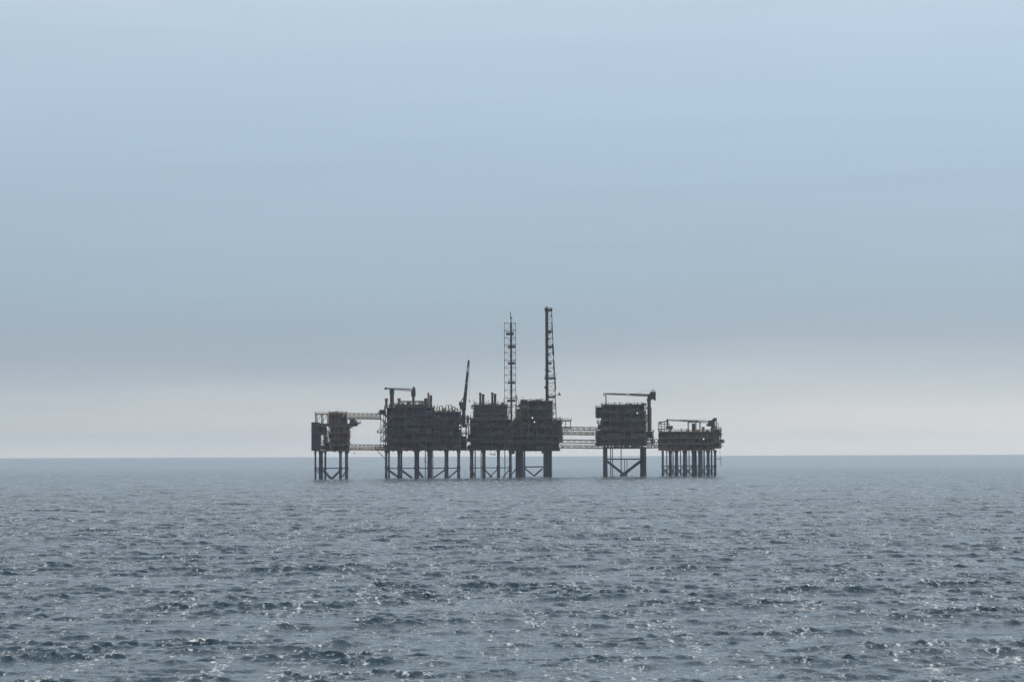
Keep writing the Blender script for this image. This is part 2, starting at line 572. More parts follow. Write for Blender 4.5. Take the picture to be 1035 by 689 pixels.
def module(S, u0, u1, v0, v1, y0, y1, levels, bays, seed, fill=0.9, pal=PAL, rail=True, edge_mat=None):
    """A stack of decks on columns, packed with walls, vessels, skids and pipes."""
    rnd = random.Random(seed)
    X0, X1 = S.X(u0), S.X(u1)
    vs = [v1 + (v0 - v1) * k / levels for k in range(levels + 1)]      # bottom to top
    zs = [S.Z(v) for v in vs]
    xs = [X0 + (X1 - X0) * k / bays for k in range(bays + 1)]
    for k, z in enumerate(zs):
        ov = rnd.uniform(0.1, 0.9)
        m = MB().box(X0 - ov, X1 + ov, y0 - ov, y1 + ov, z - 0.55, z)
        for x in xs[1:-1]:
            m.box(x - 0.2, x + 0.2, y0, y1, z - 1.05, z - 0.57)
        m.build('deck', edge_mat or M_STEEL, S.root)
        if rail:
            handrail(S, u0 - ov / S.s, u1 + ov / S.s, vs[k], y0 - ov, y1 + ov, mat=rnd.choice((M_OCHRE, M_TAN, M_TAN)))
    for x in xs:
        for y in (y0 + 0.4, y1 - 0.4):
            MB().box(x - 0.3, x + 0.3, y - 0.3, y + 0.3, zs[0], zs[-1]).build('column', M_STEEL, S.root)
    for k in range(levels):
        z0, z1 = zs[k], zs[k + 1] - 0.55
        h = z1 - z0
        for b in range(bays):
            a, c = xs[b], xs[b + 1]
            w = c - a
            if rnd.random() < 0.55:
                p, q = ((a, z0), (c, z1)) if rnd.random() < 0.5 else ((c, z0), (a, z1))
                MB().bar((p[0], y0 + 0.4, p[1]), (q[0], y0 + 0.4, q[1]), 0.34).build('brace', rnd.choice((M_STEEL, M_BROWN, M_DARK)), S.root)
            if rnd.random() < fill:
                yy = rnd.uniform(y0 + 3, y1 - 5)
                hh = h * (0.85 if rnd.random() < 0.05 else 1.0)
                t = rnd.uniform(0.25, 3.0)
                m = MB().box(a + 0.02, c - 0.02, yy, yy + t, z0, z0 + hh)
                nn = max(2, int(w / 1.1))
                for q in range(nn):                                    # corrugation ribs
                    xq = a + w * (q + 0.5) / nn
                    m.box(xq - 0.14, xq + 0.14, yy - 0.16, yy + 0.01, z0 + 0.1, z0 + hh - 0.1)
                m.build('wall_panel', rnd.choice(pal), S.root)
            if rnd.random() < fill:
                yy = rnd.uniform(0, y1 - 4)
                MB().box(a + rnd.uniform(0, 0.3) * w, c, yy + 2, yy + 3, z0, z0 + h * rnd.uniform(0.6, 1)).build('wall_panel', rnd.choice(pal), S.root)
            if fill >= 0.9 and (b * 7 + k * 3 + seed) % 23:
                MB().box(a - 0.01, c + 0.01, y1 - 2.2 - 0.1 * (b % 2), y1 - 1.9, z0, z1).build('bulkhead', pal[(b + k) % len(pal)], S.root)
            t = rnd.random()
            yf = y0 + rnd.uniform(1.2, 2.6)
            if t < 0.28:
                rad = min(h * 0.32, 1.6)
                m = MB()
                m.tube((a + 0.3, yf + rad, z0 + rad + 0.5), (c - 0.3, yf + rad, z0 + rad + 0.5), rad, 12)
                m.tube((a - 0.1, yf + rad, z0 + rad + 0.5), (a + 0.3, yf + rad, z0 + rad + 0.5), rad * 0.6, 12, rad)
                m.tube((c - 0.3, yf + rad, z0 + rad + 0.5), (c + 0.1, yf + rad, z0 + rad + 0.5), rad, 12, rad * 0.6)
                for xx in (a + w * 0.25, a + w * 0.75):
                    m.box(xx - 0.15, xx + 0.15, yf + 0.3, yf + 2 * rad - 0.3, z0, z0 + 0.7)
                m.build('vessel', rnd.choice((M_PIPE, M_DARK, M_GREY, M_BLUE)), S.root, smooth=True)
            elif t < 0.6:
                hh = h * rnd.uniform(0.35, 0.8)
                ww = w * rnd.uniform(0.3, 0.8)
                xa = a + rnd.random() * (w - ww)
                m = MB().box(xa, xa + ww, yf, yf + 2.4, z0 + 0.15, z0 + hh)
                m.box(xa - 0.1, xa + ww + 0.1, yf - 0.1, yf + 2.5, z0, z0 + 0.15)
                m.box(xa + ww * 0.2, xa + ww * 0.45, yf - 0.08, yf + 0.0, z0 + 0.3, z0 + hh * 0.8)
                m.tube((xa + ww * 0.7, yf + 1.2, z0 + hh), (xa + ww * 0.7, yf + 1.2, z0 + min(h, hh + 0.9)), 0.25, 8)
                m.build('equipment_skid', rnd.choice((M_GREY, M_BLUE, M_BLUE, M_BROWN, M_DARK, M_DARK)), S.root)
            elif t < 0.85:
                m = MB()
                for q in range(rnd.randint(2, 5)):
                    x = rnd.uniform(a, c)
                    m.tube((x, yf, z0), (x, yf, z1), rnd.uniform(0.10, 0.28), 6)
                zz = z0 + h * rnd.uniform(0.4, 0.85)
                m.tube((a, yf - 0.3, zz), (c, yf - 0.3, zz), 0.2, 6)
                m.build('pipework', rnd.choice((M_PIPE, M_STEEL, M_BROWN)), S.root, kind='stuff')
    # long pipe runs under the deck edges
    for k in range(1, levels + 1):
        if rnd.random() < 0.8:
            z = zs[k] - 1.2
            MB().tube((X0, y0 + 0.9, z), (X0 + (X1 - X0) * rnd.uniform(0.5, 1), y0 + 0.9, z), 0.22, 8).build('pipe', M_PIPE, S.root, smooth=True)
    return zs


def roof_clutter(S, u0, u1, v, y0, y1, seed, n=14, hmax=3.5, dens=0.5):
    """Separate small fittings standing on the top deck."""
    rnd = random.Random(seed)
    z = S.Z(v)
    for k in range(n):
        x = S.X(u0 + (u1 - u0) * (k + rnd.random()) / n)
        y = rnd.uniform(y0 + 1, y1 - 3)
        t = rnd.random()
        h = rnd.uniform(0.9, hmax)
        if t < 0.35:
            w = rnd.uniform(0.9, 2.6)
            m = MB().box(x - w / 2, x + w / 2, y, y + 2, z, z + h * 0.7)
            m.box(x - w / 2 - 0.12, x + w / 2 + 0.12, y - 0.12, y + 2.12, z + h * 0.7, z + h * 0.7 + 0.18)
            m.tube((x, y + 1, z + h * 0.7), (x, y + 1, z + h), 0.22, 8)
            m.build('roof_cabinet', rnd.choice((M_DARK, M_TAN, M_BROWN, M_OCHRE)), S.root)
        elif t < 0.6:
            m = MB().tube((x, y, z), (x, y, z + h), 0.28, 8).tube((x, y, z + h), (x, y, z + h + 0.5), 0.28, 8, 0.5)
            m.build('vent', rnd.choice((M_DARK, M_PIPE)), S.root)
        elif t < 0.8:
            m = MB()
            w = rnd.uniform(1.5, 3.5)
            for dx in (-w / 2, w / 2):
                m.bar((x + dx, y, z), (x + dx, y, z + h), 0.2)
            m.bar((x - w / 2, y, z + h), (x + w / 2, y, z + h), 0.22)
            m.bar((x - w / 2, y, z), (x + w / 2, y, z + h), 0.14)
            m.build('pipe_support', rnd.choice((M_TAN, M_OCHRE)), S.root)
        else:
            m = MB().tube((x, y, z), (x, y, z + h * 1.1), 0.07, 6).box(x - 0.35, x + 0.35, y - 0.1, y + 0.1, z + h * 1.1 - 0.3, z + h * 1.1)
            m.build('light_post', M_STEEL, S.root)


def stairs(S, u0, v0, u1, v1, y):
    m = MB()
    a, b = S.P(u0, v0, y), S.P(u1, v1, y)
    for dy in (0, 1.0):
        o = Vector((0, dy, 0))
        m.bar(a + o, b + o, 0.22)
        m.bar(a + o + Vector((0, 0, 1.1)), b + o + Vector((0, 0, 1.1)), 0.1)
    n = max(3, int((b - a).length / 0.6))
    for k in range(n):
        p = a.lerp(b, (k + 0.5) / n)
        m.box(p.x - 0.15, p.x + 0.15, y, y + 1.0, p.z - 0.03, p.z + 0.03)
    m.build('stair', M_OCHRE, S.root)


def floodlight(S, u, v, y, r=0.45):
    p = S.P(u, v, y)
    m = MB().box(p.x - r - 0.1, p.x + r + 0.1, p.y, p.y + 0.5, p.z - r - 0.1, p.z + r + 0.1)
    m.bar((p.x, p.y + 0.25, p.z + r + 0.1), (p.x, p.y + 0.25, p.z + r + 0.8), 0.12)
    o = m.build('floodlight', M_GREY, S.root)
    MB().tube((p.x, p.y, p.z), (p.x, p.y - 0.15, p.z), r, 10).build('lens', M_LAMP, o)


def davit(S, u, v, y, side=1, h=4.0):
    p = S.P(u, v, y)
    MB().tube(p, p + Vector((0, 0, h)), 0.18, 8).tube(p + Vector((0, 0, h)), p + Vector((side * 2.5, 0, h + 0.6)), 0.14, 8)\
        .bar(p + Vector((side * 2.4, 0, h + 0.5)), p + Vector((side * 2.4, 0, h - 1.2)), 0.06).build('davit', M_OCHRE, S.root)


GP = 'gas platforms of the offshore complex'

# ------------------------------------------------------------------ platform 1: small, far left
S1 = Site('production_platform', 'small platform at the far left end with dark blank wall on its left side', 'platform', 1912, 335, 483.8, GP)
for u, w, y in ((319.1, 1.9, -9), (325.2, 2.9, -9), (344.3, 2.9, -9), (351.0, 2.0, -9), (321.5, 1.6, 9), (327.3, 2.0, 9), (342.5, 2.0, 9), (347.8, 1.2, 9)):
    leg(S1, u, w, 454.5, y)
for y in (-9, 9):
    S1.bar('brace', M_LEG, (319, 472.6, y), (351, 472.6, y), 0.6)
    S1.bar('brace', M_LEG, (325.2, 474, y), (334.5, 483.4, y), 0.8)
    S1.bar('brace', M_LEG, (344.3, 474, y), (334.5, 483.4, y), 0.8)
    S1.bar('brace', M_LEG, (319.1, 473, y), (325.2, 482, y), 0.5)
    S1.bar('brace', M_LEG, (351, 473, y), (345, 482, y), 0.5)
mw = S1.box('wind_wall', M_DARK, 315.1, 322.4, 426.3, 454.9, -10, 8)
for k in range(5):
    S1.box('wall_rib', M_STEEL, 315.6 + k * 1.5, 316.0 + k * 1.5, 427, 454, -10.2, -9.9, mw)
module(S1, 333, 351.6, 430.4, 454.7, -10, 10, 4, 4, 21, 0.97, [M_BROWN, M_DARK, M_TAN, M_STEEL], edge_mat=M_TAN)
module(S1, 322.4, 333, 429.5, 454.7, -10, 10, 3, 2, 22, 0.18)
S1.box('deck', M_STEEL, 318.2, 353, 427.6, 430.2, -10.5, 10.5)
S1.box('deck', M_TAN, 318.2, 350, 417.6, 418.6, -8, 6)
handrail(S1, 318.2, 350, 417.6, -8, 6)
for u in (319.1, 325.2, 331, 337, 343, 349.6):
    for y in (-7.8, 5.8):
        S1.bar('column', M_STEEL, (u, 428, y), (u, 417.6, y), 0.6)
for a, b in ((319.1, 325.2), (325.2, 331), (343, 349.6)):
    S1.bar('brace', M_STEEL, (a, 427.5, -7.8), (b, 418.5, -7.8), 0.35)
rnd = random.Random(5)
for k in range(7):
    u = 331.5 + k * 2.6
    S1.box('equipment_skid', rnd.choice((M_BROWN, M_GREY, M_OCHRE, M_DARK)), u, u + rnd.uniform(1.6, 2.7), 427.6, rnd.uniform(418.8, 423), -6 + rnd.random() * 5, 3)
roof_clutter(S1, 333, 349.5, 417.6, -7, 5, 31, 9, 1.6)
for u0, u1, v0, mm in ((332.2, 337.6, 416.4, M_BROWN), (337.9, 341.2, 415.8, M_TAN), (341.5, 346.4, 416.8, M_BROWN), (346.7, 349.8, 421.0, M_DARK)):
    S1.box('equipment_skid', mm, u0, u1, v0, 427.6, -5, 3)
S1.box('side_module', M_DARK, 353.2, 358.2, 422.4, 426.8, -4, 4)
S1.box('side_module', M_BLUE, 353.2, 360.4, 428.0, 430.4, -5, 5)
S1.box('cantilever_deck', M_STEEL, 353.2, 363.6, 426.8, 428.0, -6, 6)
handrail(S1, 353.2, 363.6, 426.8, -6, 6)
S1.box('equipment_skid', M_BROWN, 357.8, 360.4, 426.8, 424.3, -4, 2)
for u in (352.4, 356, 360):
    S1.bar('brace', M_STEEL, (351.8, 433, -5), (u + 2, 428.2, -5), 0.4)
stairs(S1, 323, 454, 331, 446, -11)
stairs(S1, 331, 446, 324, 438, -11)
m = MB().bar(S1.P(357.4, 455, 0), S1.P(357.4, 457.3, 0), 0.15).bar(S1.P(356.6, 457.3, 0), S1.P(358.6, 457.9, 0), 0.35)
m.build('hanging_hook', M_DARK, S1.root)

# ------------------------------------------------------------------ platform 2: large process platform
S2 = Site('production_platform', 'largest platform, long multi-deck block left of the raised crane boom', 'platform', 1985, 428, 482.8, GP)
for u, w, y in ((390.5, 2.6, -13), (403.3, 3.0, -13), (420.3, 3.1, -13), (433.5, 3.4, -13), (450.4, 2.9, -13), (463.2, 3.1, -13),
                (391.6, 1.8, 13), (404.3, 1.8, 13), (421.4, 2.0, 13), (434.4, 2.0, 13), (451.2, 1.8, 13), (462.4, 1.8, 13)):
    leg(S2, u, w, 454.3, y)
us = (390.5, 403.3, 420.3, 433.5, 450.4, 463.2)
for y in (-13, 13):
    for a, b in zip(us, us[1:]):
        S2.bar('brace', M_LEG, (a, 472.8, y), (b, 472.8, y), 0.55)
    for a, b in ((390.5, 403.3), (403.3, 416), (420.3, 427), (450.4, 437), (463.2, 452)):
        S2.bar('brace', M_LEG, (a, 473.5, y), (b, 482.8, y), 0.75)
for u in (429.6, 437.2):
    S2.tube('riser', M_PIPE, (u, 484, -10), (u, 454, -10), 0.32)
m = MB()
for (a, b) in (((433.5, 456), (429.5, 462)), ((429.5, 462), (429, 466)), ((437.5, 456), (436, 463)), ((436, 463), (434.6, 468)), ((429, 466), (432, 467))):
    m.bar(S2.P(*a, -12), S2.P(*b, -12), 0.3)
m.build('hanging_cable', M_DARK, S2.root)
module(S2, 389.8, 437.5, 411.5, 454.3, -15, 15, 5, 7, 41, 1.0)
module(S2, 437.7, 464.4, 416.2, 454.3, -15, 15, 5, 4, 42, 1.0)
# top house and skyline of platform 2
module(S2, 399, 431.5, 408.6, 410.9, -10, 10, 1, 6, 43, 1.0, rail=True)
roof_clutter(S2, 399, 436, 408.6, -10, 10, 44, 16, 2.6)
roof_clutter(S2, 438, 464, 416.2, -12, 10, 45, 13, 3.0)
S2.tube('exhaust_stack', M_DARK, (395.9, 411.5, -6), (395.9, 395.4, -6), 1.45, 14)
S2.tube('exhaust_stack', M_DARK, (395.9, 398.5, -6), (395.9, 393.0, -6), 1.75, 14)
for u, v in ((390.2, 402.4), (403.0, 402.3)):
    S2.tube('vent', M_BROWN, (u, 411, -5), (u, v, -5), 0.95, 10)
    S2.box('vent_cap', M_BROWN, u - 1.6, u + 1.6, v, v + 2.6, -6, -4)
S2.bar('pipe_rack', M_BROWN, (403, 405.6, -5), (431.5, 405.6, -5), 0.9)
for u in (408, 413, 424, 428):
    S2.bar('column', M_BROWN, (u, 408.6, -5), (u, 405.8, -5), 0.45)
S2.box('equipment_skid', M_DARK, 428.4, 431.4, 408.6, 402.4, -6, -2)
S2.tube('exhaust_stack', M_BROWN, (432.6, 411.5, -4), (432.6, 396.8, -4), 0.75)
S2.tube('exhaust_stack', M_DARK, (435.1, 411.5, -4), (435.1, 399.4, -4), 0.95)
for k in range(7):     # piping loops on the lower right roof
    u = 441 + k * 3.1
    hgt = (411.8, 410.2, 412.2, 409.7, 409.4, 411, 412.8)[k]
    m = MB().tube(S2.P(u, 416.2, -8), S2.P(u, hgt, -8), 0.25, 8).tube(S2.P(u, hgt, -8), S2.P(u + 2.6, hgt, -8), 0.25, 8)\
        .tube(S2.P(u + 2.6, hgt, -8), S2.P(u + 2.6, 416.2, -8), 0.25, 8)
    m.build('pipe_loop', M_PIPE if k % 2 else M_OCHRE, S2.root)
# landings on the left face
for u0, u1, v in ((381.8, 389.2, 417.6), (380.8, 389.2, 436.2), (384.4, 389.2, 444.6), (378.5, 389.2, 452.6)):
    S2.box('landing', M_STEEL, u0, u1, v, v + 1.0, -6, 6)
    handrail(S2, u0, u1, v, -6, 6, 1.3)
S2.box('equipment_skid', M_DARK, 383, 388.6, 417.5, 413.8, -4, 3)
for u in (384.6, 387.3, 389.0):
    S2.bar('column', M_STEEL, (u, 452.6, -5.5), (u, 417.8, -5.5), 0.4)
for a, b in (((382.5, 419), (388.8, 428)), ((381.2, 455.3), (389.6, 463.6)), ((383.6, 444), (388.8, 437.5)), ((384.6, 436), (389, 428))):
    S2.bar('brace', M_STEEL, (*a, -5.5), (*b, -5.5), 0.5)
stairs(S2, 381.5, 436, 388.5, 427.5, -6)
for u in (389.2, 411, 448, 460):
    davit(S2, u, 430, -16.2, -1 if u < 400 else 1, 3)
floodlight(S2, 464.6, 430.0, -16, 0.35)
floodlight(S2, 464.5, 433.4, -16, 0.28)

# ------------------------------------------------------------------ platform 3: compressor deck with paired stacks
S3 = Site('production_platform', 'middle platform with two pairs of short exhaust stacks on its roof', 'platform', 2000, 496, 482.6, GP)
us = (475.8, 488.1, 502.8, 514.9)
for u, w in zip(us, (2.7, 3.0, 2.6, 2.6)):
    leg(S3, u, w, 454.3, -12)
    leg(S3, u + 0.8, 1.8, 454.3, 12)
S3.tube('riser', M_PIPE, (479.6, 484, -6), (479.6, 454, -6), 0.45)
S3.tube('riser', M_PIPE, (485.4, 484, 4), (485.4, 454, 4), 0.35)
S3.tube('riser', M_PIPE, (509.5, 484, 4), (509.5, 454, 4), 0.35)
for y in (-12, 12):
    for a, b in zip(us, us[1:]):
        S3.bar('brace', M_LEG, (a, 472.6, y), (b, 472.6, y), 0.5)
    for a, b in ((488.1, 497), (502.8, 493), (514.9, 507), (475.8, 480)):
        S3.bar('brace', M_LEG, (a, 473.4, y), (b, 482.8, y), 0.7)
module(S3, 465.2, 475.5, 428.5, 454.3, -11, 11, 3, 2, 51, 0.55)
module(S3, 475.8, 516.5, 424.0, 454.3, -14, 14, 4, 6, 52, 1.0)
module(S3, 479, 511.5, 409.2, 423.4, -12, 12, 3, 5, 53, 0.92)
S3.box('deck', M_STEEL, 475.9, 512.6, 409.4, 410.8, -12.4, 12.4)
S3.box('deck', M_STEEL, 470.5, 479, 422.6, 423.6, -8, 8)
handrail(S3, 470.5, 479, 422.6, -8, 8)
for u, v, r in ((484.9, 396.9, 0.8), (487.8, 398.4, 0.95), (497.0, 396.6, 0.8), (499.8, 398.0, 0.95)):
    m = MB().tube(S3.P(u, 409.4, -3), S3.P(u, v, -3), r, 12).tube(S3.P(u, v + 1.2, -3), S3.P(u, v + 0.2, -3), r * 1.25, 12)
    m.tube(S3.P(u, 409.3, -3), S3.P(u, 406.5, -3), r * 1.7, 12, r)
    m.build('exhaust_stack', M_DARK, S3.root, smooth=True)
roof_clutter(S3, 477, 512, 409.4, -10, 8, 54, 13, 2.4)
roof_clutter(S3, 466, 478, 427.6, -9, 6, 55, 7, 6)
for u in (465.6, 468, 472, 475):
    S3.bar('column', M_STEEL, (u, 428.5, -9), (u, 419, -9), 0.5)
for a, b in (((466, 428), (472, 420)), ((472, 420), (478, 428)), ((511.6, 423.4), (517, 413))):
    S3.bar('brace', M_STEEL, (*a, -9), (*b, -9), 0.4)
S3.box('landing', M_STEEL, 511.8, 517.8, 411.2, 412.0, -7, 5)
handrail(S3, 511.8, 517.8, 411.2, -7, 5)
m = MB().bar(S3.P(494.8, 455, -9), S3.P(494.8, 459, -9), 0.3).bar(S3.P(499.5, 455, -9), S3.P(499.5, 459.4, -9), 0.3).bar(S3.P(494.8, 459, -9), S3.P(500.4, 459.4, -9), 0.6)
m.build('hanging_frame', M_STEEL, S3.root)
stairs(S3, 466, 427, 471, 421, -10)
stairs(S3, 503, 423.2, 510, 415, -13)

# ------------------------------------------------------------------ platform 4: dark block under the tall tower
S4 = Site('production_platform', 'dark tall block platform on two bundles of legs, right of centre below the tallest tower', 'platform', 2052, 541, 481.6, GP)
for u, w, y in ((521.6, 3.0, -12), (526.0, 3.2, -12), (529.4, 1.5, -12), (549.4, 2.6, -12), (552.6, 2.8, -12), (555.6, 2.6, -12),
                (523.8, 2.6, 12), (527.6, 2.0, 12), (551.0, 2.6, 12), (554.2, 2.2, 12)):
    leg(S4, u, w, 455.0, y, False)
for y in (-12, 12):
    S4.bar('brace', M_LEG, (529.5, 471.4, y), (548.5, 471.4, y), 0.8)
    S4.bar('brace', M_LEG, (530, 473, y), (539, 480.6, y), 0.9)
    S4.bar('brace', M_LEG, (547.5, 473, y), (539, 480.6, y), 0.9)
    S4.bar('brace', M_LEG, (515.5, 480, y), (521, 473, y), 0.7)
module(S4, 525.6, 557.3, 405.2, 440, -14, 14, 4, 4, 61, 1.0, [M_DARK, M_BLUE, M_DARK, M_STEEL, M_BROWN])
module(S4, 517.2, 563.8, 440.4, 454.8, -14, 14, 2, 6, 62, 1.0)
module(S4, 517.4, 525.2, 425, 440, -11, 11, 2, 2, 63, 0.95, [M_BROWN, M_OCHRE, M_GREY])
module(S4, 557.6, 566.4, 424.6, 440, -11, 11, 2, 2, 64, 0.9, [M_BROWN, M_DARK, M_GREY])
S4.box('side_module', M_BROWN, 564, 567.6, 437, 447, -9, 9)
S4.box('side_module', M_DARK, 514.6, 517, 441, 456.6, -9, 9)
S4.box('side_module', M_DARK, 546.4, 549.5, 455, 457.8, -13, -7)
S4.box('side_module', M_DARK, 516.4, 519.4, 455, 458.4, -9, 2)
roof_clutter(S4, 526, 551, 405.2, -12, 10, 65, 14, 1.5)
S4.box('roof_cabinet', M_DARK, 525.8, 531, 405.2, 404.0, -10, 0)
for u in (520.4, 524.6):
    S4.bar('column', M_BROWN, (u, 425, -9), (u, 409.8, -9), 0.6)
S4.box('landing', M_BROWN, 520, 525.6, 409.6, 411.2, -10, -4)
S4.box('equipment_skid', M_BROWN, 521, 525, 425, 413, -6, 2)
stairs(S4, 526, 421, 535, 413.5, -15)
# cantilevered deck on the right
S4.box('cantilever_deck', M_STEEL, 562.6, 577, 424.4, 425.6, -5, 5)
handrail(S4, 562.6, 577, 424.4, -5, 5)
for u in (566, 571, 575.8):
    for y in (-4.6, 4.6):
        S4.bar('column', M_STEEL, (u, 425.4, y), (u, 431.8, y), 0.35)
S4.box('cantilever_deck', M_STEEL, 566.6, 576.4, 431.8, 432.6, -5, 5)
S4.bar('brace', M_STEEL, (566.5, 440, -4.6), (575, 432.8, -4.6), 0.4)
floodlight(S4, 537.2, 422.2, -15.6, 0.4)
floodlight(S4, 539.4, 426.4, -15.6, 0.38)

# ------------------------------------------------------------------ platform 5: square block on four thick legs
S5 = Site('production_platform', 'square brown block platform on thick legs with a large V brace', 'platform', 2095, 630, 480.6, GP)
for u, w, y in ((610.3, 4.6, -12), (649.4, 4.3, -12), (612.2, 3.0, 12), (648.4, 3.4, 12)):
    leg(S5, u, w, 452.6, y, False)
for u, w in ((616.4, 1.0), (618.3, 0.9), (627.0, 1.0), (630.2, 0.7), (632.6, 0.7)):
    S5.tube('conductor', M_PIPE, (u, 484, 2 if u < 629 else -2), (u, 453 if u < 629 else 463, 2 if u < 629 else -2), w * S5.s / 2, 8)
for y in (-12, 12):
    S5.bar('brace', M_LEG, (610.3, 463.4, y), (649.4, 463.4, y), 0.9)
    S5.bar('brace', M_LEG, (612.4, 465.2, y), (629.4, 478.6, y), 1.45)
    S5.bar('brace', M_LEG, (647.0, 465.2, y), (629.4, 478.6, y), 1.45)
    S5.bar('brace', M_LEG, (626, 479.4, y), (632.5, 479.4, y), 1.2)
module(S5, 608.2, 651.2, 408.6, 442, -15, 15, 4, 6, 71, 1.0, [M_BROWN, M_DARK, M_BROWN, M_STEEL, M_BROWN])
module(S5, 607, 651.6, 442.5, 449.2, -15, 15, 1, 7, 72, 0.95)
S5.box('deck', M_STEEL, 608.4, 651.4, 451.0, 453.0, -14, 14)
rnd = random.Random(9)
for k in range(12):
    u = 609.5 + k * 3.45
    S5.box('support_beam', M_STEEL, u, u + rnd.uniform(0.8, 2.2), 449.6, 451.0, -13, 13)
module(S5, 602.0, 607.4, 411.0, 421.2, -9, 9, 2, 1, 73, 1.0, [M_BROWN, M_STEEL, M_DARK])
for u in (603.4, 606.8):
    S5.bar('column', M_STEEL, (u, 440, -8), (u, 421.3, -8), 0.5)
S5.box('landing', M_STEEL, 602.6, 607.8, 426.4, 427.2, -7, 5)
handrail(S5, 602.6, 607.8, 426.4, -7, 5)
S5.box('landing', M_STEEL, 602.6, 607.8, 432.4, 433.4, -7, 5)
S5.box('equipment_skid', M_BROWN, 604.2, 607.8, 432.4, 428, -5, 3)
module(S5, 602.2, 606.4, 434.4, 449.4, -9, 9, 2, 1, 74, 0.9)
stairs(S5, 602.8, 432.2, 607.4, 427.4, -8)
module(S5, 651.8, 658.8, 435.6, 448, -8, 8, 2, 1, 75, 0.7)
for v in (411.5, 418.5, 426):
    S5.box('landing', M_BROWN, 652.0, 657.6 if v < 425 else 653, v, v + 1.2, -5, 5)
S5.bar('column', M_STEEL, (657.2, 435, -4.5), (657.2, 411.5, -4.5), 0.5)
roof_clutter(S5, 611, 651, 408.6, -12, 10, 76, 16, 1.6)
floodlight(S5, 642.4, 417.4, -16.6, 0.38)

# ------------------------------------------------------------------ platform 6: low wellhead platform on many legs
S6 = Site('production_platform', 'low platform at the far right end standing on a dense row of legs', 'platform', 2085, 697, 481.3, GP)
for u, w, y in ((668.2, 2.3, -10), (675.8, 3.0, -10), (682.0, 3.2, -10), (690.0, 3.1, -10), (698.7, 2.8, -10), (705.5, 3.6, -10), (713.8, 3.2, -10), (720.8, 2.5, -10),
                (677.8, 1.8, 10), (684.4, 1.8, 10), (703.2, 2.0, 10), (711.6, 1.6, 10), (719.2, 1.8, 10)):
    leg(S6, u, w, 455.0, y, w > 2.4)
for u in (673.0, 679.4, 687.0, 693.2, 695.6, 701.2, 708.8):
    S6.tube('conductor', M_PIPE, (u, 484, 1), (u, 454.8, 1), 0.42, 8)
us = (668.2, 675.8, 682.0, 690.0, 698.7, 705.5, 713.8, 720.8)
for y in (-10, 10):
    S6.bar('brace', M_LEG, (668.2, 471.2, y), (720.8, 471.2, y), 0.5)
    for k, (a, b) in enumerate(zip(us, us[1:])):
        S6.bar('brace', M_LEG, (a, 472, y), (b, 481, y), 0.5)
        S6.bar('brace', M_LEG, (b, 472, y), (a, 481, y), 0.5)
module(S6, 666.2, 719.5, 436.2, 454.8, -13, 13, 3, 8, 81, 1.0, [M_DARK, M_BROWN, M_STEEL, M_DARK], edge_mat=M_TAN)
module(S6, 719.8, 726.4, 434.0, 453, -11, 11, 3, 1, 82, 0.9, [M_BROWN, M_TAN, M_STEEL], edge_mat=M_TAN)
S6.box('side_module', M_BROWN, 727.0, 730.0, 444.4, 448.2, -5, 3)
S6.box('landing', M_STEEL, 726.8, 730.9, 446.8, 447.6, -6, 5)
S6.box('landing', M_STEEL, 726.8, 728.8, 438.5, 439.4, -6, 5)
handrail(S6, 726.8, 730.9, 446.8, -6, 5)
roof_clutter(S6, 667, 722, 436.2, -11, 9, 83, 22, 1.7)
for k in range(4):     # cantilevered racks at the upper left
    S6.bar('pipe_rack', M_OCHRE if k % 2 else M_STEEL, (663.8 + k * 0.3, 433.4 - k * 2.2, -6 + k * 2), (678 - k, 434 - k * 2.6, -6 + k * 2), 0.6)
for u, v in ((664.4, 427.5), (667.2, 426.4), (670.6, 426), (676, 431)):
    S6.bar('column', M_STEEL, (u, 436.5, -4), (u, v, -4), 0.4)
S6.box('landing', M_STEEL, 664.0, 678.8, 433.2, 434.0, -7, 5)
S6.box('equipment_skid', M_DARK, 672.5, 679, 433.2, 430.6, -4, 1)
# open frame beside the crane
for u in (694.8, 702.4, 706.6):
    for y in (-6, 4):
        S6.bar('column', M_DARK, (u, 436, y), (u, 427.2, y), 0.45)
for y in (-6, 4):
    S6.bar('support_beam', M_DARK, (694.6, 427.2, y), (707, 427.2, y), 0.45)
S6.box('equipment_skid', M_DARK, 698.6, 701.8, 436, 428.4, -4, 2)
S6.box('equipment_skid', M_BROWN, 708.5, 711, 436, 431.8, -4, 2)
m = MB()
for k in range(5):
    m.bar(S6.P(726.2, 464 + k * 1.5, -6), S6.P(727.2, 464 + k * 1.5, -6), 0.12)
m.bar(S6.P(726.2, 454, -6), S6.P(726.2, 471.5, -6), 0.16).bar(S6.P(727.2, 462, -6), S6.P(727.2, 471.5, -6), 0.16)
m.build('ladder', M_STEEL, S6.root)
S6.box('landing', M_STEEL, 722, 727.5, 463.6, 464.2, -8, -4)
floodlight(S6, 708.9, 444.2, -14.6, 0.42)

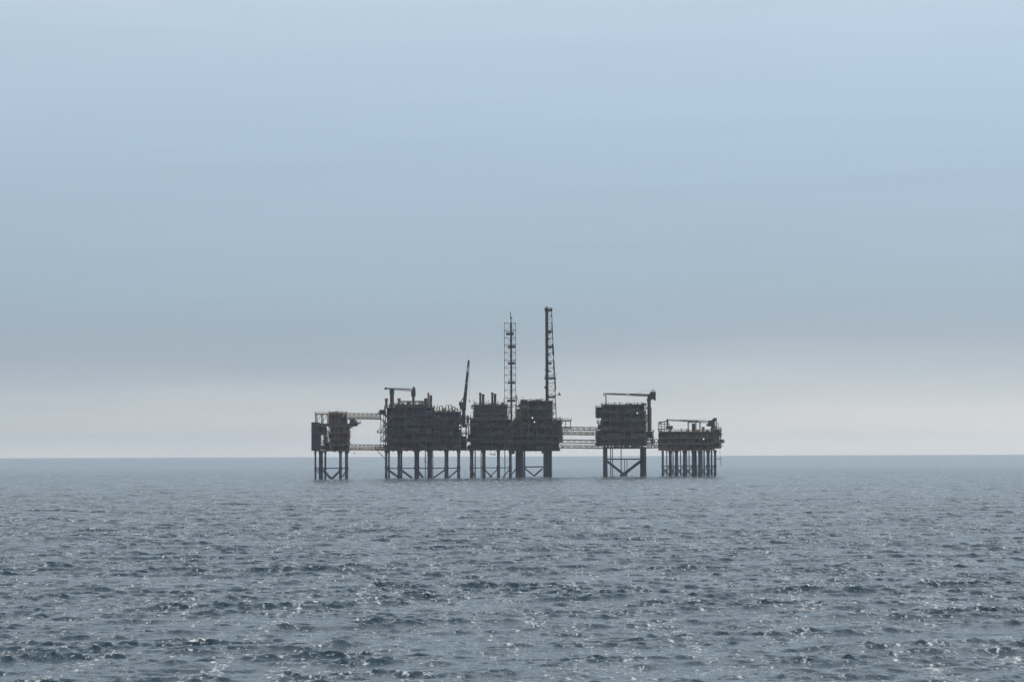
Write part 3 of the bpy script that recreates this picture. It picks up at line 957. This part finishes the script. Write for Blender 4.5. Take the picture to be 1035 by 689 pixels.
# ragged sides: small landings, boxes, pipes and davits hung on the module ends
def side_fittings(S, u, v0, v1, d, n, seed, reach=3.2):
    rnd = random.Random(seed)
    for k in range(n):
        v = v0 + (v1 - v0) * (k + rnd.random() * 0.8) / n
        w = rnd.uniform(0.8, reach) * d
        y = rnd.uniform(-9, 5)
        t = rnd.random()
        if t < 0.45:
            S.box('landing', rnd.choice((M_STEEL, M_TAN)), u, u + w, v, v + 0.7, y, y + 4)
            handrail(S, min(u, u + w), max(u, u + w), v, y, y + 4, 1.25, None, M_TAN)
            S.bar('brace', M_STEEL, (u, v + 2.6, y + 0.3), (u + w * 0.9, v + 0.7, y + 0.3), 0.3)
        elif t < 0.7:
            S.box('side_module', rnd.choice((M_BROWN, M_DARK, M_TAN)), u, u + w * 0.7, v, v + rnd.uniform(1.5, 4), y, y + 3)
        elif t < 0.88:
            x = u + w * 0.5
            S.tube('pipe', M_PIPE, (x, v, y), (x, v + rnd.uniform(4, 9), y), 0.3, 8)
            S.tube('pipe', M_PIPE, (u, v, y), (x, v, y), 0.3, 8)
        else:
            davit(S, u, v + 3, y, d, 2.5)


side_fittings(S1, 351.9, 432, 452, 1, 6, 101, 2.6)
side_fittings(S2, 389.2, 412, 452, -1, 8, 102, 2.6)
side_fittings(S2, 464.8, 417, 428, 1, 3, 103, 2.0)
side_fittings(S3, 478.6, 410, 423, -1, 5, 104, 3.4)
side_fittings(S3, 511.9, 411, 424, 1, 5, 105, 4.2)
side_fittings(S3, 516.8, 426, 440, 1, 3, 106, 2.2)
side_fittings(S4, 525.2, 407, 424, -1, 5, 107, 4.0)
side_fittings(S4, 557.6, 407, 424, 1, 5, 108, 3.6)
side_fittings(S4, 566.7, 426, 452, 1, 6, 109, 2.6)
side_fittings(S5, 607.4, 422, 448, -1, 5, 110, 3.0)
side_fittings(S5, 651.8, 412, 434, 1, 5, 111, 2.4)
side_fittings(S6, 665.8, 437, 454, -1, 5, 112, 2.0)
side_fittings(S6, 726.9, 435, 452, 1, 6, 113, 2.2)
roof_clutter(S2, 391, 400, 411.5, -12, 8, 114, 6, 3.2)
roof_clutter(S4, 518, 525, 425, -9, 6, 115, 4, 3.0)
roof_clutter(S4, 558, 566, 424.6, -9, 6, 116, 5, 3.0)

for k in range(4):
    stairs(S4, 518.4 if k % 2 else 524.6, 440 - k * 4, 524.6 if k % 2 else 518.4, 436 - k * 4, -12.4)
    stairs(S4, 558.4 if k % 2 else 566, 440 - k * 4, 566 if k % 2 else 558.4, 436 - k * 4, -12.4)
for k in range(4):
    stairs(S2, 390.5 if k % 2 else 398, 454 - k * 8.4, 398 if k % 2 else 390.5, 445.6 - k * 8.4, -16.4)
for u, v in ((441.5, 408.6), (447, 410.4), (459.5, 411.2), (405.5, 404.5), (423, 404.2), (478.4, 404.0), (493, 404.4), (508.6, 402.8), (528, 400.4), (546.5, 401.6)):
    S = S2 if u < 465 else S3 if u < 515 else S4
    base = 416.2 if 438 < u < 465 else 408.6 if u < 438 else 409.4 if u < 515 else 405.2
    MB().tube(S.P(u, base, -4), S.P(u, v, -4), 0.16, 6).bar(S.P(u - 0.8, v + 1, -4), S.P(u + 0.8, v + 1, -4), 0.12).build('antenna', M_BLACK, S.root)

# ------------------------------------------------------------------ lattice towers


def lattice(S, corners_at, zs, chord_r, brace_w, mat, y_double=False):
    """Four chords, rings and diagonals between the given heights; every member is its own part."""
    for c in range(4):
        m = MB()
        for z0, z1 in zip(zs, zs[1:]):
            m.tube(corners_at(z0)[c], corners_at(z1)[c], chord_r, 6)
        m.build('chord', mat, S.root)
    for k, z in enumerate(zs):
        cs = corners_at(z)
        for c in range(4):
            MB().bar(cs[c], cs[(c + 1) % 4], brace_w).build('horizontal_member', mat, S.root)
    for k, (z0, z1) in enumerate(zip(zs, zs[1:])):
        a, b = corners_at(z0), corners_at(z1)
        for c in range(4):
            d = (c + 1) % 4
            p, q = (a[c], b[d]) if (k + c) % 2 else (a[d], b[c])
            MB().bar(p, q, brace_w).build('diagonal_brace', mat, S.root)


T1 = Site('lattice_tower', 'straight open lattice tower with a central pipe, shorter of the two towers', 'tower', 2010, 515, 482.4, 'lattice towers above the platforms')


def t1c(z):
    x0, x1 = T1.X(509.4), T1.X(520.7)
    return [Vector((x0, -4, z)), Vector((x1, -4, z)), Vector((x1, 4, z)), Vector((x0, 4, z))]


T1.root.location.y = 2010
zb, zt = T1.Z(424.5), T1.Z(326.3)
lattice(T1, t1c, [zb + (zt - zb) * k / 13 for k in range(14)], 0.20, 0.155, M_DARK)
T1.tube('riser', M_BLACK, (516.2, 424.5, 0), (516.2, 326, 0), 0.75)
m = MB().tube(T1.P(516.2, 326, 0), T1.P(516.2, 321, 0), 0.4, 8).tube(T1.P(515.9, 321.5, 0), T1.P(515.6, 315.2, 0), 0.28, 8)
m.box(T1.X(515.2), T1.X(517.4), -0.8, 0.8, T1.Z(321.8), T1.Z(320.6))
m.build('vent_tip', M_BLACK, T1.root)
for u0, u1, v in ((511.2, 519.0, 336.5), (512.8, 520.4, 349.7), (513.0, 520.2, 366.2), (512.8, 520.0, 385.8), (512, 520.2, 404)):
    o = T1.box('platform', M_BLACK, u0, u1, v, v + 2.0, -3.4, 3.4)
    hr = handrail(T1, u0, u1, v, -3.4, 3.4, 1.3, o, M_BLACK, 1.6)
for v in (343, 358.5, 376, 395):
    T1.box('pipe_clamp', M_BLACK, 514.8, 517.4, v, v + 1.6, -0.9, 0.9)
m = MB()
for dy in (-0.3, 0.3):
    m.bar(T1.P(518.9, 424, dy - 3), T1.P(518.9, 327, dy - 3), 0.1)
for k in range(90):
    v = 327 + k * 1.07
    m.bar(T1.P(518.9, v, -3.3), T1.P(518.9, v, -2.7), 0.06)
m.build('ladder', M_STEEL, T1.root)
for u in (509.4, 520.7):       # legs of the tower standing on the deck
    T1.bar('base_strut', M_STEEL, (u, 424.5, 0), (515, 416, 0), 0.3)
T1.bar('base_strut', M_BROWN, (522.2, 424.5, -3), (521.2, 399, -3), 0.5)
T1.bar('base_strut', M_BROWN, (525, 410, -3), (521.2, 399, -3), 0.4)

T2 = Site('flare_tower', 'tallest tower, lattice with one thick dark pipe along its left side', 'tower', 2060, 556, 481.5, 'lattice towers above the platforms')
zb, zt = T2.Z(424.5), T2.Z(311.5)


def t2c(z):
    t = (z - zb) / (zt - zb)
    x0, x1 = T2.X(552.2), T2.X(561.6 + (557.2 - 561.6) * t)
    d = 3.8 - 1.8 * t
    return [Vector((x0, -d, z)), Vector((x1, -d, z)), Vector((x1, d, z)), Vector((x0, d, z))]


lattice(T2, t2c, [zb + (zt - zb) * k / 15 for k in range(16)], 0.28, 0.22, M_BLACK)
T2.tube('flare_pipe', M_BLACK, (552.1, 424.5, -1), (552.1, 312, -1), 1.0, 12)
T2.tube('flare_pipe', M_BLACK, (553.5, 424.5, 1.5), (553.5, 314, 1.5), 0.3, 8)
m = MB().tube(T2.P(552.5, 312.5, 0), T2.P(552.5, 309.2, 0), 0.45, 8).tube(T2.P(552.5, 311.5, 0), T2.P(552.5, 310.6, 0), 0.75, 8)
m.build('flare_tip', M_BLACK, T2.root)
for u0, u1, v in ((550.2, 558.0, 312.4), (551.6, 556.6, 334.6), (551.6, 557.6, 349.8), (551.6, 557.0, 366.0), (549.8, 561.4, 381.2), (551.6, 560.8, 400.2)):
    o = T2.box('platform', M_BLACK, u0, u1, v, v + 1.9, -2.8, 2.8)
    handrail(T2, u0, u1, v, -2.8, 2.8, 1.3, o, M_BLACK, 1.6)
T2.box('tip_box', M_BLACK, 550.2, 552.4, 311.4, 313.8, -1.5, 1)
T2.box('tip_box', M_BLACK, 556.4, 557.8, 311.6, 313.6, -1.5, 1)
for v in (341.5, 357.5, 374):
    T2.box('pipe_clamp', M_BLACK, 552.6, 555.6, v, v + 1.4, -1.2, 1.2)
T2.box('pipe_clamp', M_BLACK, 549.8, 552, 390, 392.6, -1.6, 1)
T2.box('pipe_clamp', M_BLACK, 550.2, 552, 373, 374.4, -1.6, 1)
for a, b, r in (((557.6, 329), (557.9, 338), 0.55), ((558.2, 347.5), (558.9, 359), 0.75), ((559.2, 364), (559.8, 379), 0.6), ((560.4, 383), (560.9, 394), 0.5)):
    T2.tube('cable_tray', M_BLACK, (*a, -2.5), (*b, -2.5), r, 6)
T2.bar('light_arm', M_BLACK, (557, 400.6, -2.5), (564.4, 398.8, -2.5), 0.35)
m = MB().tube(T2.P(563.6, 400, -2.5), T2.P(564.2, 396.0, -2.5), 0.12, 6)
m.tube(T2.P(563.9, 397.6, -2.5), T2.P(566.2, 399.4, -2.5), 0.95, 10, 0.4)
m.build('windsock', M_BLACK, T2.root)
T2.bar('antenna', M_BLACK, (561.6, 379.4, -2), (561.7, 376.8, -2), 0.25)

# ------------------------------------------------------------------ cranes


def lattice_boom(S, a, b, w0, w1, y, parent, mat, n):
    """Box lattice boom from a to b (picture points), width w0 to w1 metres."""
    A, B = S.P(*a, y), S.P(*b, y)
    d = (B - A).normalized()
    up = Vector((0, 1, 0)).cross(d)
    if up.z < 0: up = -up
    side = Vector((0, 1, 0))
    m = MB()
    def cs(t):
        w = (w0 + (w1 - w0) * t) / 2
        p = A.lerp(B, t)
        return [p + up * w + side * w, p + up * w - side * w, p - up * w - side * w, p - up * w + side * w]
    for k in range(n):
        p, q = cs(k / n), cs((k + 1) / n)
        for c in range(4):
            m.bar(p[c], q[c], 0.28)
            m.bar(p[c], p[(c + 1) % 4], 0.16)
            m.bar(p[c], q[(c + 1) % 4], 0.16)
    return m.build('boom', mat, parent)


GC = 'pedestal cranes on the platforms'
# crane on the big platform, boom laid level to the left
K1 = Site('crane', 'crane with level boom resting on a dark stack, on the largest platform', 'crane', 1985, 418, 482.8, GC)
K1.root.location.y = 1978
K1.tube('pedestal', M_CRANE, (417.6, 411, 0), (417.6, 398, 0), 0.95, 12)
o = K1.box('cab', M_CRANE, 415.4, 419.8, 400.6, 394.8, -2, 2)
K1.box('window', M_GLASS, 415.8, 417.2, 396.2, 399.2, -2.08, -2.0, o)
K1.bar('a_frame', M_CRANE, (419, 395, -1), (418, 390.4, -1), 0.45)
K1.bar('a_frame', M_CRANE, (416, 395, 1), (418, 390.4, 1), 0.45)
K1.box('winch', M_CRANE, 416.8, 419.6, 394.8, 391.8, -1.2, 1.2)
lattice_boom(K1, (416.2, 394.2), (389.4, 392.4), 1.5, 0.9, 0, K1.root, M_CRANE, 16)
K1.bar('boom_chord', M_CRANE, (416, 393.3, -0.4), (393, 392.3, -0.4), 0.55)
K1.bar('hoist_rope', M_CRANE, (418, 390.4, 0), (402, 392.2, 0), 0.12)
K1.tube('sheave', M_CRANE, (389.6, 392.6, -0.5), (389.6, 392.6, 0.5), 0.9, 10)

# crane with the boom raised
K2 = Site('crane', 'crane with dark boom raised almost upright, between the largest and middle platforms', 'crane', 1990, 468, 482.8, GC)
K2.root.location.y = 1984
K2.tube('pedestal', M_CRANE, (468.2, 432, 0), (468.2, 413.5, 0), 1.25, 12)
K2.tube('slew_ring', M_CRANE, (468.2, 414.6, 0), (468.2, 413.2, 0), 1.8, 14)
o = K2.box('cab', M_CRANE, 464.2, 470.6, 413.4, 406.6, -2, 2)
K2.box('window', M_GLASS, 468.4, 470.2, 408.0, 411.2, -2.08, -2.0, o)
K2.box('winch', M_CRANE, 463.4, 466.2, 410.2, 406.2, -1.4, 1.4)
K2.bar('a_frame', M_CRANE, (464.6, 407, 0), (467.8, 402.2, 0), 0.6)
K2.bar('a_frame', M_CRANE, (469.6, 407, 0), (467.8, 402.2, 0), 0.6)
lattice_boom(K2, (468.8, 409.5), (473.4, 365.2), 2.3, 1.1, 0, K2.root, M_CRANE, 20)
for k, (a, b, w) in enumerate((((468.9, 408), (470.2, 396.5), 1.9), ((470.3, 396), (471.0, 388), 1.5), ((471.0, 387), (472.2, 376), 1.25), ((472.6, 371.5), (473.3, 366), 0.8))):
    K2.bar('boom_plate', M_CRANE, (*a, 0.2), (*b, 0.2), w)
K2.box('boom_head', M_CRANE, 472.8, 474.2, 364.0, 366.8, -0.8, 0.8)
K2.bar('boom_hoist_rope', M_CRANE, (467.8, 402.2, 0.4), (473.2, 365, 0.4), 0.14)
K2.bar('hoist_rope', M_CRANE, (474.0, 365, 0), (474.0, 404.5, 0), 0.10)
K2.box('hook_block', M_CRANE, 473.6, 474.5, 404.4, 406.8, -0.4, 0.4)

# crane on platform 5
K3 = Site('crane', 'tall pedestal crane at right edge of square brown platform, long level boom', 'crane', 2095, 655, 480.6, GC)
K3.root.location.y = 2088
K3.tube('pedestal', M_CRANE, (654.9, 440, 0), (654.9, 403.5, 0), 1.35, 14)
K3.tube('slew_ring', M_CRANE, (654.9, 404.6, 0), (654.9, 403, 0), 1.9, 14)
o = K3.box('cab', M_CRANE, 653.4, 659.4, 403.4, 398.0, -2.4, 2.4)
K3.box('window', M_GLASS, 653.9, 655.6, 399.4, 402.4, -2.48, -2.4, o)
K3.box('counterweight', M_CRANE, 659.6, 661.6, 404.4, 395.8, -2.2, 2.2)
K3.box('winch', M_CRANE, 656.2, 659.4, 398, 395.8, -1.5, 1.5)
K3.bar('a_frame', M_CRANE, (655.4, 398, -1), (659.4, 393.6, -1), 0.5)
K3.bar('a_frame', M_CRANE, (661.2, 396, 1), (659.4, 393.6, 1), 0.5)
lattice_boom(K3, (654.6, 399.4), (608.8, 397.6), 1.7, 0.9, 0, K3.root, M_CRANE, 26)
K3.bar('boom_plate', M_CRANE, (653, 399, 0.2), (636, 398.2, 0.2), 1.2)
K3.bar('boom_plate', M_CRANE, (632, 398.1, 0.2), (612, 397.5, 0.2), 0.7)
K3.bar('boom_rest', M_CRANE, (611.5, 409.5, 0), (611.5, 398.4, 0), 0.8)
K3.bar('hoist_rope', M_CRANE, (659.2, 393.8, 0), (640, 397.4, 0), 0.10)
K3.box('hook_block', M_CRANE, 609.0, 610.0, 398.6, 400.0, -0.4, 0.4)
for u in (619.6, 634.6, 646):
    K3.box('boom_light', M_CRANE, u, u + 0.5, 396.4, 397.6, -0.3, 0.3)

# crane on platform 6
K4 = Site('crane', 'crane on low far right platform with boom lying level to the left', 'crane', 2085, 716, 481.3, GC)
K4.root.location.y = 2079
K4.tube('pedestal', M_CRANE, (719.6, 436, 0), (719.6, 430.6, 0), 1.7, 12)
o = K4.box('cab', M_CRANE, 714.6, 721.0, 431.4, 425.4, -2.2, 2.2)
K4.box('window', M_GLASS, 715.2, 717.0, 426.6, 429.6, -2.28, -2.2, o)
K4.bar('a_frame', M_CRANE, (713, 430.6, -1.2), (721, 423.8, -1.2), 1.3)
K4.bar('a_frame', M_CRANE, (713, 430.6, 1.2), (721, 423.8, 1.2), 1.3)
K4.bar('a_frame', M_CRANE, (722.6, 434.5, 0), (722.4, 424, 0), 0.8)
K4.box('winch', M_CRANE, 719.6, 723.0, 426, 422.9, -1.4, 1.4)
K4.bar('handling_post', M_CRANE, (724.4, 434, 0), (724.4, 427.4, 0), 0.5)
lattice_boom(K4, (714.6, 426.8), (673.5, 424.8), 1.5, 0.9, 0, K4.root, M_CRANE, 24)
K4.bar('boom_plate', M_CRANE, (705, 426.0, 0.2), (687, 425.2, 0.2), 0.8)
K4.bar('boom_rest', M_CRANE, (673.2, 434, -0.4), (673.2, 423.4, -0.4), 0.9)
K4.bar('boom_rest', M_CRANE, (675.8, 433, 0.4), (673.4, 424.6, 0.4), 0.5)
K4.bar('boom_jib', M_CRANE, (673, 425.6, 0), (664.2, 428.2, 0), 0.7)
K4.bar('hoist_rope', M_CRANE, (721.8, 423, 0), (700, 424.8, 0), 0.10)

# ------------------------------------------------------------------ link bridges


def bridge(label, A, B, h, w, n, deck_at=0.0, pipes=2, mat=None, name='link_bridge'):
    """Box-truss walkway from A to B (bottom centreline), height h, width w."""
    mat = mat or M_BRIDGE
    root = empty(name, A, label, 'bridge', 'bridges linking the platforms')
    d = B - A
    side = Vector((-d.y, d.x, 0)).normalized() * (w / 2)
    up = Vector((0, 0, h))
    def pt(t, s, k): return d * t + side * s + up * k
    for s in (-1, 1):
        for k in (0, 1):
            MB().bar(pt(0, s, k), pt(1, s, k), 0.55).build('chord', mat, root)
        for q in range(n + 1):
            MB().bar(pt(q / n, s, 0), pt(q / n, s, 1), 0.28).build('post', mat, root)
        for q in range(n):
            a, b = (0, 1) if q % 2 else (1, 0)
            MB().bar(pt(q / n, s, a), pt((q + 1) / n, s, b), 0.24).build('diagonal_brace', mat, root)
    m = MB()
    for q in range(n + 1):
        for k in (0, 1):
            m.bar(pt(q / n, -1, k), pt(q / n, 1, k), 0.22)
    m.build('cross_member', mat, root)
    m = MB()
    z = Vector((0, 0, deck_at + 0.35))
    for s in (-0.6, 0.6):
        m.bar(pt(0, s, 0) + z, pt(1, s, 0) + z, 0.3)
    nb = max(4, int(d.length / 1.5))
    for q in range(nb):
        p = pt((q + 0.5) / nb, 0, 0) + z
        e = d.normalized() * 0.6
        m._add([p - e - side * 0.6, p + e - side * 0.6, p + e + side * 0.6, p - e + side * 0.6,
                p - e - side * 0.6 + Vector((0, 0, .08)), p + e - side * 0.6 + Vector((0, 0, .08)), p + e + side * 0.6 + Vector((0, 0, .08)), p - e + side * 0.6 + Vector((0, 0, .08))],
               [(3, 2, 1, 0), (4, 5, 6, 7), (0, 1, 5, 4), (1, 2, 6, 5), (2, 3, 7, 6), (3, 0, 4, 7)])
    m.build('walkway', M_STEEL, root)
    for q in range(pipes):
        o = Vector((0, 0, h * (0.3 + 0.35 * q)))
        MB().tube(pt(0, -0.4 + 0.5 * q, 0) + o, pt(1, -0.4 + 0.5 * q, 0) + o, 0.32, 8).build('pipe', M_PIPE, root, smooth=True)
    m = MB()
    for s in (-0.95, 0.95):
        nn = max(3, int(d.length / 2.2))
        for hh in (0.65, 1.25):
            m.bar(pt(0, s, 0) + z + Vector((0, 0, hh)), pt(1, s, 0) + z + Vector((0, 0, hh)), 0.09)
        for q in range(nn + 1):
            m.bar(pt(q / nn, s, 0) + z, pt(q / nn, s, 0) + z + Vector((0, 0, 1.25)), 0.09)
    m.build('handrail', M_OCHRE, root, kind='stuff')
    return root


bridge('upper of two short truss bridges left of the largest platform', S1.W(350.4, 423.0, 0), S2.W(381.6, 423.2, 0), 3.9, 3.2, 7)
bridge('lower of two short truss bridges left of the largest platform', S1.W(352.8, 454.2, 0), S2.W(389.0, 454.6, 0), 3.7, 3.0, 9, 0, 3)
bridge('upper lighter truss bridge ending at the square brown platform', S4.W(567.2, 439.0, 0), S5.W(601.6, 439.0, 0), 5.6, 4.0, 11, 0, 2)
r = bridge('lower truss bridge with heavy top rail ending at the square brown platform', S4.W(564.4, 452.4, -4), S5.W(606.6, 452.6, -4), 6.0, 4.2, 7, 0, 3)
for y in (-2.6, 2.6):
    A, B = S4.W(564.4, 444.4, -4), S5.W(606.6, 444.6, -4)
    d = B - A
    MB().bar(Vector((0, y, A.z - r.location.z)), d + Vector((0, y, A.z - r.location.z)), 0.95).build('girder', M_STEEL, r)
bridge('short truss bridge from square brown platform to low far right platform', S5.W(652.2, 452.4, 0), S6.W(666.0, 452.6, 0), 6.2, 3.4, 4, 0, 3)

# ------------------------------------------------------------------ haze: one even box of sea air
def haze():
    m = bpy.data.materials.new('haze_air')
    m.use_nodes = True
    nt = m.node_tree
    nt.nodes.clear()
    out = nt.nodes.new('ShaderNodeOutputMaterial')
    v = nt.nodes.new('ShaderNodeVolumePrincipled')
    v.inputs['Color'].default_value = (0.76, 0.875, 1.0, 1)
    v.inputs['Density'].default_value = 4.3e-5
    v.inputs['Anisotropy'].default_value = 0.25
    nt.links.new(v.outputs[0], out.inputs['Volume'])
    b = MB().box(-22500, 22500, -22500, 22500, -12, 140)
    o = b.build('haze', m)
    o['kind'] = 'stuff'
    o['label'] = 'pale blue sea haze in the air'
    return o


haze()

# white wash where the sea breaks round the legs
def leg_wash():
    f = SEA_FOAM
    for (x, y, r) in LEGS:
        ang = math.atan2(x, y)
        rr = math.hypot(x, y)
        near = (np.abs(SEA_X - x) < 6) & (np.abs(SEA_Y - y) < 9)
        d = np.hypot(SEA_X[near] - x, (SEA_Y[near] - y) * 0.7) - r
        f[near] = np.maximum(f[near], 0.58 * np.clip(1 - d / 4.5, 0, 1))
    SEA.data.attributes['foam'].data.foreach_set('value', f.ravel().astype(np.float32))


leg_wash()
